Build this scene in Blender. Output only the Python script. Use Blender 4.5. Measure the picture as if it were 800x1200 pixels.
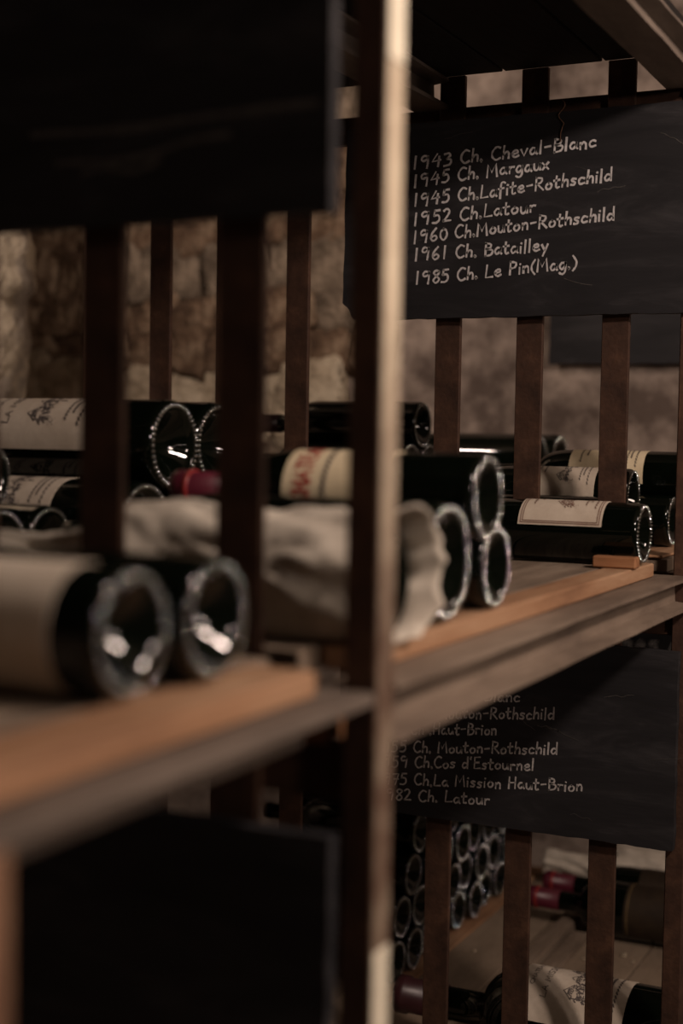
import bpy, math, random
from math import sin, cos, pi, radians, sqrt
from mathutils import Vector, Matrix, noise

# ------------------------------------------------------------------ clear
for o in list(bpy.data.objects):
    bpy.data.objects.remove(o)
SC = bpy.context.scene
COL = SC.collection
rnd = random.Random(7)

# ------------------------------------------------------------------ camera
# world: X across the rack (towards the aisle), Y along the aisle, Z up; z = 0 is the top of the middle shelf beam
cam_d = bpy.data.cameras.new('camera')
cam = bpy.data.objects.new('camera', cam_d)
COL.objects.link(cam)
SC.camera = cam
YAW, PITCH, ROLL = radians(115.851), radians(-3.01), radians(0.934)
f = Vector((cos(PITCH) * cos(YAW), cos(PITCH) * sin(YAW), sin(PITCH)))
r = Vector((sin(YAW), -cos(YAW), 0))
u = r.cross(f)
r2 = r * cos(ROLL) + u * sin(ROLL)
u2 = u * cos(ROLL) - r * sin(ROLL)
cam.matrix_world = Matrix(((r2.x, u2.x, -f.x, 0.357), (r2.y, u2.y, -f.y, -0.789), (r2.z, u2.z, -f.z, 0.155), (0, 0, 0, 1)))
cam_d.sensor_fit = 'VERTICAL'
cam_d.sensor_height = 36
cam_d.sensor_width = 24
cam_d.lens = 50.5
cam_d.clip_start = 0.02
cam_d.dof.use_dof = True
cam_d.dof.focus_distance = 1.72
cam_d.dof.aperture_fstop = 2.7

# ------------------------------------------------------------------ light
w = bpy.data.worlds.new('cellar')
SC.world = w
w.use_nodes = True
w.node_tree.nodes['Background'].inputs[0].default_value = (0.9, 0.7, 0.6, 1)
w.node_tree.nodes['Background'].inputs[1].default_value = 0.004


def lamp(name, loc, watts, radius, col):
    d = bpy.data.lights.new(name, 'POINT')
    d.energy = watts
    d.shadow_soft_size = radius
    d.color = col
    o = bpy.data.objects.new(name, d)
    COL.objects.link(o)
    o.location = loc
    return o


WARM = (1.0, 0.785, 0.665)
lamp('aisle_lamp', (0.85, 0.05, 0.82), 36, 0.06, WARM)
lamp('aisle_lamp_wall', (1.75, -0.40, 0.64), 23, 0.06, WARM)
lamp('end_wall_fill', (0.70, 1.0, 0.42), 3.0, 0.06, WARM)  # unseen fill added to brighten the back wall
lamp('pier_fill_behind_rack', (-1.0, 0.45, 1.05), 22, 0.06, WARM)  # added light without a fitting, for the pier and the rubble

vs = SC.view_settings
vs.view_transform = 'Standard'
vs.look = 'None'
vs.gamma = 1
vs.use_curve_mapping = False
vs.exposure = 0.45


# ------------------------------------------------------------------ materials
def new_mat(name):
    m = bpy.data.materials.new(name)
    m.use_nodes = True
    nt = m.node_tree
    return m, nt, nt.nodes['Principled BSDF']


def noise_mat(name, stops, scale=8, detail=6, rough=0.8, stretch=(1, 1, 1), bump=0.3, bscale=None, metallic=0, spec=0.3, dist=0.02, distort=0.0):
    m, nt, b = new_mat(name)
    tc = nt.nodes.new('ShaderNodeTexCoord')
    mp = nt.nodes.new('ShaderNodeMapping')
    mp.inputs['Scale'].default_value = stretch
    nz = nt.nodes.new('ShaderNodeTexNoise')
    nz.inputs['Scale'].default_value = scale
    nz.inputs['Detail'].default_value = detail
    nz.inputs['Roughness'].default_value = 0.65
    nz.inputs['Distortion'].default_value = distort
    rp = nt.nodes.new('ShaderNodeValToRGB')
    e = rp.color_ramp.elements
    while len(e) < len(stops):
        e.new(0.5)
    for q, (p, c) in zip(e, stops):
        q.position = p
        q.color = (*c, 1)
    L = nt.links.new
    L(tc.outputs['Object'], mp.inputs[0])
    L(mp.outputs[0], nz.inputs['Vector'])
    L(nz.outputs['Fac'], rp.inputs[0])
    L(rp.outputs[0], b.inputs['Base Color'])
    b.inputs['Roughness'].default_value = rough
    b.inputs['Metallic'].default_value = metallic
    b.inputs['Specular IOR Level'].default_value = spec
    if bump:
        n2 = nt.nodes.new('ShaderNodeTexNoise')
        n2.inputs['Scale'].default_value = bscale or scale * 3
        n2.inputs['Detail'].default_value = 6
        L(mp.outputs[0], n2.inputs['Vector'])
        bp = nt.nodes.new('ShaderNodeBump')
        bp.inputs['Strength'].default_value = bump
        bp.inputs['Distance'].default_value = dist
        L(n2.outputs['Fac'], bp.inputs['Height'])
        L(bp.outputs[0], b.inputs['Normal'])
    return m


def flat_mat(name, col, rough=0.6, spec=0.4, metallic=0):
    m, nt, b = new_mat(name)
    nz = nt.nodes.new('ShaderNodeTexNoise')
    nz.inputs['Scale'].default_value = 60
    tc = nt.nodes.new('ShaderNodeTexCoord')
    mx = nt.nodes.new('ShaderNodeMix')
    mx.data_type = 'RGBA'
    mx.inputs['A'].default_value = (*[c * 0.8 for c in col], 1)
    mx.inputs['B'].default_value = (*[min(1, c * 1.15) for c in col], 1)
    nt.links.new(tc.outputs['Object'], nz.inputs['Vector'])
    nt.links.new(nz.outputs['Fac'], mx.inputs['Factor'])
    nt.links.new(mx.outputs['Result'], b.inputs['Base Color'])
    b.inputs['Roughness'].default_value = rough
    b.inputs['Specular IOR Level'].default_value = spec
    b.inputs['Metallic'].default_value = metallic
    return m


M = {}
M['glass'] = flat_mat('dark_green_glass', (0.0018, 0.003, 0.0018), 0.045, 0.4)
M['bead'] = flat_mat('stippled_glass', (0.50, 0.52, 0.50), 0.10, 0.9, 0.95)
M['rust'] = noise_mat('rusty_steel', [(0.3, (0.022, 0.010, 0.006)), (0.55, (0.055, 0.026, 0.015)), (0.75, (0.10, 0.05, 0.028))], 30, 8, 0.75, bump=0.35, bscale=180, spec=0.35, dist=0.002)
M['post'] = noise_mat('worn_painted_steel', [(0.32, (0.10, 0.06, 0.04)), (0.5, (0.30, 0.22, 0.15)), (0.7, (0.46, 0.38, 0.28))], 14, 8, 0.65, bump=0.25, bscale=120, dist=0.002, stretch=(1, 1, 0.35))
M['beam'] = noise_mat('dusty_beam_steel', [(0.3, (0.09, 0.065, 0.05)), (0.52, (0.19, 0.145, 0.11)), (0.72, (0.28, 0.22, 0.17))], 16, 8, 0.7, stretch=(1, 0.3, 1), bump=0.3, bscale=90, dist=0.002)
def lit_worn_paint():  # light falling off down the post side, painted as cream fading to rust
    m = noise_mat('lit_cream_fade', [(0.35, (0.62, 0.54, 0.40)), (0.6, (0.45, 0.37, 0.27))], 22, 8, 0.65, bump=0.3, bscale=120, dist=0.002)
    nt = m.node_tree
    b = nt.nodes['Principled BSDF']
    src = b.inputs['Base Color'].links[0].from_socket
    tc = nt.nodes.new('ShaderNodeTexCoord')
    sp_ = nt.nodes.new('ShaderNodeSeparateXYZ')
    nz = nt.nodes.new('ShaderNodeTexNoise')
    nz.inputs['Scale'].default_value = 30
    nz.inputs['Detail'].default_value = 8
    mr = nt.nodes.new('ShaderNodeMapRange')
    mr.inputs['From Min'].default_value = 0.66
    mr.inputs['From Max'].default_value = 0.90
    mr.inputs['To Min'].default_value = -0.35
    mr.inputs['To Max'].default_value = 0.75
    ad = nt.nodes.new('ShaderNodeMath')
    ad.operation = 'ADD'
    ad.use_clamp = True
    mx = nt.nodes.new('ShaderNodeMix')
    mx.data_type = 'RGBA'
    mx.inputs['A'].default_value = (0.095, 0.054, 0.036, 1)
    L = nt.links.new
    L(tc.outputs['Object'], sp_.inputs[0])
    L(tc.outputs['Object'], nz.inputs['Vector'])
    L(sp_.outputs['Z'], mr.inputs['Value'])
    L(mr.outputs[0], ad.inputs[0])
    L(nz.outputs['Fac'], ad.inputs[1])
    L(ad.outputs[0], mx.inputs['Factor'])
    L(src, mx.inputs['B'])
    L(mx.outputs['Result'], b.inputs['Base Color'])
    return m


M['lit_worn_paint'] = lit_worn_paint()
M['white_paint'] = flat_mat('white_paint', (0.72, 0.66, 0.52), 0.6)
M['strip'] = noise_mat('orange_wood', [(0.3, (0.15, 0.075, 0.04)), (0.5, (0.30, 0.165, 0.09)), (0.72, (0.42, 0.27, 0.165))], 14, 8, 0.75, stretch=(2.2, 0.25, 2.2), bump=0.25, bscale=60, dist=0.002)
M['strip_x'] = noise_mat('orange_wood_block', [(0.3, (0.16, 0.07, 0.03)), (0.55, (0.30, 0.14, 0.065)), (0.75, (0.38, 0.20, 0.10))], 18, 8, 0.75, stretch=(0.3, 2, 2), bump=0.3, bscale=80, dist=0.002)
M['plank'] = noise_mat('dusty_plank', [(0.3, (0.10, 0.075, 0.055)), (0.5, (0.20, 0.15, 0.11)), (0.72, (0.30, 0.24, 0.18))], 12, 8, 0.9, stretch=(2, 0.35, 2), bump=0.4, bscale=70, dist=0.003)
M['dusty'] = noise_mat('dusty_shelf_board', [(0.3, (0.16, 0.12, 0.085)), (0.5, (0.25, 0.19, 0.135)), (0.75, (0.33, 0.26, 0.19))], 7, 9, 0.95, stretch=(1.4, 0.5, 1), bump=0.4, bscale=120, dist=0.003)
M['paper'] = noise_mat('aged_label_paper', [(0.3, (0.46, 0.39, 0.31)), (0.7, (0.60, 0.53, 0.44))], 25, 6, 0.85, bump=0.05)
M['cream'] = noise_mat('cream_label_paper', [(0.3, (0.60, 0.50, 0.33)), (0.7, (0.74, 0.64, 0.45))], 25, 6, 0.85, bump=0.05)
M['brown_label'] = noise_mat('dark_brown_label', [(0.3, (0.016, 0.010, 0.006)), (0.7, (0.035, 0.022, 0.011))], 25, 6, 0.7, bump=0.05)
M['ink'] = flat_mat('grey_ink', (0.10, 0.085, 0.08), 0.9)
M['brown_ink'] = flat_mat('brown_ink', (0.20, 0.12, 0.09), 0.9)
M['red_ink'] = flat_mat('red_ink', (0.36, 0.035, 0.03), 0.8)
M['gold_ink'] = flat_mat('gold_ink', (0.30, 0.2, 0.08), 0.6)
M['capsule'] = flat_mat('burgundy_capsule', (0.085, 0.010, 0.021), 0.38, 0.5)
M['capsule_dark'] = flat_mat('dark_plum_capsule', (0.035, 0.010, 0.012), 0.38, 0.5)
M['capsule_band'] = flat_mat('red_capsule_band', (0.25, 0.025, 0.025), 0.35)
M['slate'] = noise_mat('slate_board', [(0.3, (0.008, 0.008, 0.0095)), (0.52, (0.0155, 0.015, 0.017)), (0.74, (0.044, 0.042, 0.045))], 11, 10, 0.7, stretch=(0.5, 1, 2.2), bump=0.3, bscale=50, dist=0.002, distort=0.6)
M['chalk'] = noise_mat('chalk', [(0.3, (0.40, 0.385, 0.385)), (0.6, (0.58, 0.565, 0.565))], 300, 4, 1.0, bump=0, spec=0.0)
M['chalk_dim'] = noise_mat('dim_chalk', [(0.3, (0.27, 0.255, 0.25)), (0.6, (0.48, 0.46, 0.45))], 300, 4, 1.0, bump=0, spec=0.0)  # greyer chalk for the lower slate and the lower wall slate
M['chalk_faint'] = noise_mat('chalk_smudge', [(0.3, (0.05, 0.047, 0.045)), (0.6, (0.09, 0.085, 0.08))], 200, 4, 1.0, bump=0, spec=0.0)
M['wrap'] = noise_mat('crumpled_tissue_paper', [(0.3, (0.40, 0.35, 0.29)), (0.6, (0.60, 0.545, 0.46))], 20, 8, 0.9, bump=0.4, bscale=50, dist=0.004)
M['plaster'] = noise_mat('cellar_plaster', [(0.36, (0.10, 0.075, 0.062)), (0.49, (0.26, 0.21, 0.175)), (0.62, (0.44, 0.36, 0.30))], 7, 12, 0.95, bump=0.6, bscale=22, dist=0.012)
M['rubble'] = noise_mat('rubble_stone', [(0.34, (0.05, 0.030, 0.020)), (0.5, (0.17, 0.11, 0.07)), (0.64, (0.34, 0.25, 0.17))], 15, 12, 0.95, bump=1.0, bscale=34, dist=0.03)
M['pale_stone'] = noise_mat('pale_limestone', [(0.32, (0.24, 0.18, 0.12)), (0.46, (0.52, 0.43, 0.31)), (0.68, (0.70, 0.61, 0.46))], 13, 12, 0.95, bump=1.0, bscale=34, dist=0.03)
M['grey_stone'] = noise_mat('grey_stone', [(0.34, (0.07, 0.05, 0.035)), (0.5, (0.21, 0.165, 0.12)), (0.64, (0.38, 0.30, 0.22))], 14, 12, 0.95, bump=1.0, bscale=34, dist=0.03)
M['pillar'] = noise_mat('chipped_limewash', [(0.38, (0.24, 0.20, 0.17)), (0.47, (0.42, 0.36, 0.29)), (0.51, (0.66, 0.57, 0.43)), (0.75, (0.76, 0.67, 0.51))], 4.5, 12, 0.95, bump=0.8, bscale=26, dist=0.012)
M['floor'] = noise_mat('cellar_floor', [(0.3, (0.06, 0.05, 0.04)), (0.7, (0.14, 0.11, 0.09))], 4, 8, 0.95, bump=0.5)
M['dark_wall'] = noise_mat('dark_cellar_wall', [(0.3, (0.03, 0.025, 0.02)), (0.7, (0.08, 0.065, 0.05))], 4, 8, 0.95, bump=0.5)  # unseen walls and ceiling, kept dark so bottle bases mirror little
M['shaded_plank'] = noise_mat('shade_darkened_plank', [(0.3, (0.006, 0.0045, 0.004)), (0.7, (0.016, 0.012, 0.010))], 12, 8, 0.85, stretch=(2, 0.35, 2), bump=0.4, bscale=70, dist=0.003)  # plank colour blackened to stand for shade under the upper shelf
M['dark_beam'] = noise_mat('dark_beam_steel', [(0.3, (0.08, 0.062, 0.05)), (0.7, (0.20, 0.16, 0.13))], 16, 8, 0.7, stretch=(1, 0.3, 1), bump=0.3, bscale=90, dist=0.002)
M['rust_light'] = noise_mat('bright_rust_steel', [(0.3, (0.12, 0.06, 0.035)), (0.7, (0.26, 0.15, 0.09))], 25, 8, 0.7, bump=0.3, bscale=120, dist=0.002)
M['wire'] = flat_mat('rusty_wire', (0.18, 0.10, 0.06), 0.6, metallic=0.5)


# ------------------------------------------------------------------ mesh helpers
class MB:
    def __init__(s):
        s.v, s.f = [], []

    def add(s, vs_, fs_):
        n = len(s.v)
        s.v += [tuple(q) for q in vs_]
        s.f += [tuple(i + n for i in q) for q in fs_]
        return s

    def box(s, x0, x1, y0, y1, z0, z1, b=0.0):
        if b <= 0:
            vs_ = [(x, y, z) for x in (x0, x1) for y in (y0, y1) for z in (z0, z1)]
            return s.add(vs_, [(0, 1, 3, 2), (4, 6, 7, 5), (0, 4, 5, 1), (2, 3, 7, 6), (0, 2, 6, 4), (1, 5, 7, 3)])
        # chamfered box: three shrunken quads pairs joined
        X, Y, Z = (x0, x1), (y0, y1), (z0, z1)
        vs_, idx = [], {}
        for i in (0, 1):
            for j in (0, 1):
                for k in (0, 1):
                    bx = b if i == 0 else -b
                    by = b if j == 0 else -b
                    bz = b if k == 0 else -b
                    idx[i, j, k] = len(vs_)
                    vs_ += [(X[i], Y[j] + by, Z[k] + bz), (X[i] + bx, Y[j], Z[k] + bz), (X[i] + bx, Y[j] + by, Z[k])]
        g = lambda i, j, k, a: idx[i, j, k] + a
        fs_ = []
        for i in (0, 1):
            q = [g(i, 0, 0, 0), g(i, 1, 0, 0), g(i, 1, 1, 0), g(i, 0, 1, 0)]
            fs_.append(q if i else q[::-1])
            q = [g(0, i, 0, 1), g(1, i, 0, 1), g(1, i, 1, 1), g(0, i, 1, 1)]
            fs_.append(q[::-1] if i else q)
            q = [g(0, 0, i, 2), g(1, 0, i, 2), g(1, 1, i, 2), g(0, 1, i, 2)]
            fs_.append(q if i else q[::-1])
        for i in (0, 1):
            for j in (0, 1):
                fs_.append([g(i, j, 0, 0), g(i, j, 0, 1), g(i, j, 1, 1), g(i, j, 1, 0)])
                fs_.append([g(i, 0, j, 0), g(i, 0, j, 2), g(i, 1, j, 2), g(i, 1, j, 0)])
                fs_.append([g(0, i, j, 1), g(0, i, j, 2), g(1, i, j, 2), g(1, i, j, 1)])
                fs_.append([g(i, j, 0, 0), g(i, j, 0, 1), g(i, j, 0, 2)])
                fs_.append([g(i, j, 1, 0), g(i, j, 1, 1), g(i, j, 1, 2)])
        return s.add(vs_, fs_)

    def grid(s, fn, nu, nv, closed_u=False):
        vs_ = [fn(i / nu, j / nv) for j in range(nv + 1) for i in range(nu + (0 if closed_u else 1))]
        W = nu if closed_u else nu + 1
        fs_ = []
        for j in range(nv):
            for i in range(nu):
                a, b_ = j * W + i, j * W + (i + 1) % W
                fs_.append((a, b_, b_ + W, a + W))
        return s.add(vs_, fs_)

    def mesh(s, name, mat, smooth=False, fix=True):
        me = bpy.data.meshes.new(name)
        me.from_pydata(s.v, [], s.f)
        if fix:
            import bmesh
            bm = bmesh.new()
            bm.from_mesh(me)
            bmesh.ops.recalc_face_normals(bm, faces=bm.faces)
            bm.to_mesh(me)
            bm.free()
        if smooth:
            me.polygons.foreach_set('use_smooth', [True] * len(me.polygons))
        me.materials.append(M[mat])
        return me


def link(name, me, parent=None):
    o = bpy.data.objects.new(name, me)
    COL.objects.link(o)
    if parent:
        o.parent = parent
    return o


def tag(o, label=None, cat=None, group=None, kind=None):
    if label:
        o['label'] = label
    if cat:
        o['category'] = cat
    if group:
        o['group'] = group
    if kind:
        o['kind'] = kind
    return o


def empty(name, loc=(0, 0, 0), label=None, cat=None, group=None):
    o = bpy.data.objects.new(name, None)
    o.empty_display_size = 0.05
    COL.objects.link(o)
    o.location = loc
    return tag(o, label, cat, group)


def boxo(name, dims, mat, parent=None, b=0.0):
    """box object whose origin is the box's low corner centre"""
    x0, x1, y0, y1, z0, z1 = dims
    c = ((x0 + x1) / 2, (y0 + y1) / 2, z0)
    me = MB().box(x0 - c[0], x1 - c[0], y0 - c[1], y1 - c[1], 0, z1 - z0, b).mesh(name, mat)
    o = link(name, me, parent)
    o.location = c if parent is None else Vector(c) - parent.location
    return o


# ------------------------------------------------------------------ handwriting strokes
G = {
    '1': (.44, [[(.2, 1), (.14, 0)]]), '9': (.60, [[(.42, .9), (.2, 1), (.05, .8), (.14, .6), (.38, .72), (.43, .93)], [(.43, .95), (.41, .4), (.36, 0)]]),
    '4': (.62, ['s', [(.3, 1), (.02, .42), (.5, .5)], [(.42, .78), (.35, 0)]]),
    '3': (.54, [[(.05, .95), (.3, 1), (.38, .8), (.16, .58)], [(.16, .58), (.42, .45), (.35, .1), (.02, .02)]]),
    '5': (.58, [[(.45, 1), (.15, .99)], [(.15, 1), (.1, .6)], [(.1, .6), (.36, .6), (.42, .25), (.25, .02), (.02, .04)]]),
    '2': (.56, [[(.05, .85), (.22, 1), (.38, .8), (.25, .4), (.02, .05)], [(.02, .05), (.45, .05)]]),
    '6': (.56, [[(.38, 1), (.12, .6), (.05, .2), (.22, 0), (.42, .2), (.3, .42), (.08, .3)]]),
    '0': (.54, [[(.25, .9), (.06, .65), (.06, .25), (.25, 0), (.44, .3), (.42, .72), (.22, .9)]]),
    '8': (.50, [[(.4, .88), (.22, 1), (.08, .8), (.25, .55), (.42, .25), (.22, 0), (.05, .22), (.25, .55), (.42, .8), (.38, .92)]]),
    '7': (.50, ['s', [(.03, .95), (.45, .98), (.2, 0)], [(.1, .5), (.42, .52)]]),
    'C': (.55, [[(.5, .9), (.3, 1), (.08, .7), (.05, .3), (.25, 0), (.5, .12)]]),
    'h': (.46, [[(.12, 1), (.05, 0)], [(.07, .3), (.25, .52), (.37, .4), (.36, 0)]]),
    '.': (.20, [[(.05, .0), (.09, .04), (.06, .05)]]), ',': (.2, [[(.08, .05), (.04, -.1)]]),
    'e': (.46, [[(.05, .25), (.34, .33), (.3, .52), (.12, .46), (.05, .2), (.2, 0), (.4, .1)]]),
    'v': (.42, ['s', [(.02, .5), (.18, 0), (.36, .52)]]),
    'a': (.48, [[(.36, .45), (.18, .52), (.04, .25), (.15, .02), (.32, .2), (.37, .5)], [(.37, .5), (.36, .15), (.43, .02)]]),
    'l': (.20, [[(.1, 1), (.06, 0)]]), '-': (.46, [[(.06, .42), (.36, .46)]]),
    'B': (.55, [[(.1, 1), (.06, 0)], [(.08, 1), (.38, .9), (.35, .62), (.1, .55)], [(.1, .55), (.48, .42), (.4, .08), (.05, 0)]]),
    'n': (.44, [[(.06, .5), (.05, 0)], [(.06, .3), (.22, .52), (.34, .38), (.34, 0)]]),
    'c': (.42, [[(.36, .42), (.2, .5), (.05, .3), (.12, .03), (.36, .08)]]),
    'M': (.74, ['s', [(.04, 0), (.1, 1), (.32, .35), (.56, 1), (.64, 0)]]),
    'r': (.38, [[(.06, .5), (.06, 0)], [(.06, .3), (.18, .48), (.33, .46)]]),
    'g': (.46, [[(.36, .45), (.18, .52), (.04, .25), (.15, .02), (.32, .2), (.37, .5)], [(.37, .5), (.36, -.15), (.2, -.36), (.02, -.25)]]),
    'u': (.46, [[(.04, .5), (.06, .1), (.2, 0), (.33, .2), (.36, .5)], [(.36, .5), (.39, 0)]]),
    'x': (.42, ['s', [(.02, .5), (.36, 0)], [(.36, .52), (.02, 0)]]),
    'L': (.52, ['s', [(.12, 1), (.04, .02), (.46, .05)]]),
    'f': (.40, [[(.4, .92), (.26, 1), (.15, .8), (.1, -.25)], [(0, .5), (.32, .53)]]),
    'i': (.20, [[(.07, .5), (.06, 0)], [(.1, .74), (.11, .78)]]),
    't': (.38, [[(.16, .9), (.12, .15), (.2, 0), (.3, .05)], [(0, .56), (.33, .6)]]),
    'R': (.56, [[(.1, 1), (.05, 0)], [(.08, 1), (.42, .88), (.35, .58), (.1, .5)], [(.15, .5), (.5, 0)]]),
    'o': (.46, [[(.22, .5), (.05, .3), (.12, .03), (.32, .08), (.37, .36), (.2, .5)]]),
    's': (.40, [[(.33, .46), (.15, .5), (.08, .36), (.28, .2), (.2, .02), (.03, .05)]]),
    'd': (.48, [[(.34, .42), (.18, .5), (.04, .25), (.15, .02), (.36, .2)], [(.4, 1), (.38, 0)]]),
    'P': (.52, [[(.1, 1), (.06, 0)], [(.08, 1), (.42, .88), (.36, .55), (.1, .48)]]),
    '(': (.30, [[(.25, 1.02), (.06, .6), (.08, .2), (.24, -.1)]]), ')': (.30, [[(.05, 1.02), (.24, .6), (.22, .2), (.05, -.12)]]),
    'E': (.52, ['s', [(.46, 1), (.1, .98), (.06, 0), (.46, .03)], [(.08, .52), (.38, .54)]]),
    'H': (.60, ['s', [(.1, 1), (.06, 0)], [(.5, 1), (.47, 0)], [(.08, .5), (.48, .53)]]),
    'y': (.46, ['s', [(.04, .5), (.2, .08)], [(.38, .52), (.1, -.36)]]), "'": (.2, [[(.1, 1), (.06, .8)]]),
    'A': (.58, ['s', [(.02, 0), (.28, 1), (.52, 0)], [(.12, .36), (.42, .36)]]), 'S': (.50, [[(.44, .9), (.22, 1), (.08, .76), (.4, .3), (.25, 0), (.03, .1)]]),
    'I': (.22, [[(.1, 1), (.1, 0)]]), 'O': (.62, [[(.28, 1), (.05, .65), (.1, .1), (.36, .02), (.54, .4), (.46, .88), (.26, 1)]]),
    'N': (.62, ['s', [(.06, 0), (.08, 1), (.48, 0), (.5, 1)]]), 'U': (.58, [[(.06, 1), (.08, .2), (.28, 0), (.46, .2), (.5, 1)]]),
    'T': (.54, ['s', [(.02, 1), (.5, 1)], [(.26, 1), (.26, 0)]]), ' ': (.32, []), '/': (.4, [[(.05, 0), (.3, 1)]]),
}


def smooth_pts(pts, n=4):
    if len(pts) < 3:
        return pts
    out = []
    P = [pts[0]] + list(pts) + [pts[-1]]
    for i in range(1, len(P) - 2):
        p0, p1, p2, p3 = P[i - 1], P[i], P[i + 1], P[i + 2]
        for k in range(n):
            t = k / n
            out.append(tuple(0.5 * (2 * p1[a] + (p2[a] - p0[a]) * t + (2 * p0[a] - 5 * p1[a] + 4 * p2[a] - p3[a]) * t * t + (3 * p1[a] - p0[a] - 3 * p2[a] + p3[a]) * t ** 3) for a in (0, 1)))
    out.append(pts[-1])
    return out


def ribbon(mb, pts, width, mp, rg=None):
    """a flat stroke along pts, laid on a surface by mp(t, h)"""
    n = len(pts)
    L_, R_ = [], []
    for i, (x, y) in enumerate(pts):
        a, b_ = pts[max(0, i - 1)], pts[min(n - 1, i + 1)]
        dx, dy = b_[0] - a[0], b_[1] - a[1]
        d = sqrt(dx * dx + dy * dy) or 1e-9
        dx, dy = dx / d, dy / d
        w_ = width * 0.5 * (rg.uniform(0.75, 1.2) if rg else 1)
        ex = (-0.35 if i == 0 else 0.35 if i == n - 1 else 0) * width
        L_.append(mp(x - dy * w_ + dx * ex, y + dx * w_ + dy * ex))
        R_.append(mp(x + dy * w_ + dx * ex, y - dx * w_ + dy * ex))
    mb.add(L_ + R_, [(i, i + 1, n + i + 1, n + i) for i in range(n - 1)])


def layout(text):
    x = 0
    for ch in text:
        x += G[ch][0] + 0.05
    return x


def write(mb, text, x0, y0, xlen, cap, width, mp, slope=0.0, jitter=0.0, rg=None):
    sx = xlen / layout(text)
    x = 0
    for ch in text:
        wd, strokes = G[ch]
        straight = bool(strokes) and strokes[0] == 's'
        dy = rg.uniform(-jitter, jitter) * cap if rg else 0
        for st in strokes:
            if st == 's':
                continue
            pts = st if straight else smooth_pts(st)
            q = []
            for (a, b_) in pts:
                tx = (x + a) * sx
                q.append((x0 + tx, y0 + tx * slope + b_ * cap + dy))
            ribbon(mb, q, width * (1.5 if ch == '.' else 1), mp, rg)
        x += wd + 0.05


# ------------------------------------------------------------------ the room
def wall_mesh(name, mat, origin, du, dv, nu, nv, amp, sc, nrm):
    o_, du, dv, nrm = Vector(origin), Vector(du), Vector(dv), Vector(nrm)

    def fn(a, b_):
        p = o_ + du * a + dv * b_
        return p + nrm * (amp * noise.fractal(p * sc, 0.9, 2.1, 4))
    me = MB().grid(fn, nu, nv).mesh(name, mat, True, fix=False)
    return me


FL, CE = -1.2, 1.4
XL, XR, YB, YE = -2.3, 3.4, -2.6, 1.9
tag(link('floor', wall_mesh('floor', 'floor', (XL, YB, FL), (XR - XL, 0, 0), (0, YE - YB, 0), 40, 40, 0.006, 3, (0, 0, 1))), kind='structure')
tag(link('ceiling', wall_mesh('ceiling', 'dark_wall', (XL, YE, CE), (XR - XL, 0, 0), (0, YB - YE, 0), 40, 40, 0.02, 2, (0, 0, -1))), kind='structure')
wall_back = tag(link('wall_back', wall_mesh('wall_back', 'plaster', (XL, YE, FL), (XR - XL, 0, 0), (0, 0, CE - FL), 150, 90, 0.014, 5, (0, -1, 0))), kind='structure')
tag(link('wall_right', wall_mesh('wall_right', 'dark_wall', (XR, YE, FL), (0, YB - YE, 0), (0, 0, CE - FL), 50, 30, 0.02, 3, (-1, 0, 0))), kind='structure')
tag(link('wall_front', wall_mesh('wall_front', 'dark_wall', (XR, YB, FL), (XL - XR, 0, 0), (0, 0, CE - FL), 50, 30, 0.02, 3, (0, 1, 0))), kind='structure')
tag(link('wall_left', wall_mesh('wall_left', 'plaster', (XL, YB, FL), (0, YE - YB, 0), (0, 0, CE - FL), 50, 30, 0.02, 3, (1, 0, 0))), kind='structure')


def stone_mesh(name, mat, w_, h_, d_, seed):
    def fn(a, b_):
        th, ph = 2 * pi * a, pi * (b_ - 0.5)
        c = Vector((cos(ph) * cos(th), cos(ph) * sin(th), sin(ph)))
        e = 0.38
        q = Vector([math.copysign(abs(t) ** e, t) for t in c])
        k = 1 + 0.30 * noise.noise(q * 1.5 + Vector((seed * 3.1, seed, 0))) + 0.16 * noise.noise(q * 4 + Vector((seed, 5, seed)))
        kd = 1 + 0.5 * noise.noise(q * 2.2 + Vector((seed, 9, 2))) + 0.3 * noise.noise(q * 6 + Vector((seed, 2, 2)))
        return Vector((q.x * w_ / 2 * k, q.y * d_ / 2 * kd, q.z * h_ / 2 * k))
    return MB().grid(fn, 22, 11, True).mesh(name, mat, True)


# rubble stones in the bare part of the back wall: rows of unequal stones bedded in the wall
rg = random.Random(3)
z = -0.12
rows = [(0.13, 'pale_stone'), (0.15, 'grey_stone'), (0.145, 'pale_stone'), (0.085, 'rubble'), (0.075, 'rubble'), (0.12, 'grey_stone'), (0.09, 'rubble'), (0.11, 'rubble'), (0.13, 'grey_stone')]
for ri, (h_, mt) in enumerate(rows):
    x = -1.95 + rg.uniform(0, 0.1)
    while x < -0.86 - 0.06 * (ri % 3):
        w_ = rg.choice([0.07, 0.10, 0.13, 0.2]) * rg.uniform(0.85, 1.15) * (1.2 if mt == 'pale_stone' else 0.95)
        m_ = mt if rg.random() < 0.75 else rg.choice(['rubble', 'grey_stone', 'rubble'])
        if ri == 2:
            m_ = 'pale_stone'
        o = link('stone', stone_mesh('stone', m_, w_ * 1.2, h_ * rg.uniform(1.08, 1.3), rg.uniform(0.035, 0.07), rg.uniform(0, 50)), wall_back)
        o.location = (x + w_ / 2, YE - 0.002 + rg.uniform(-0.010, 0.008), z + h_ / 2 + rg.uniform(-0.008, 0.008))
        o.rotation_euler = (rg.uniform(-0.06, 0.06), rg.uniform(-0.2, 0.2), rg.uniform(-0.06, 0.06))
        x += w_ + rg.uniform(-0.004, 0.015)
    z += h_ - 0.004

# chipped limewashed pier in front of the back wall
mb = MB()


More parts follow.
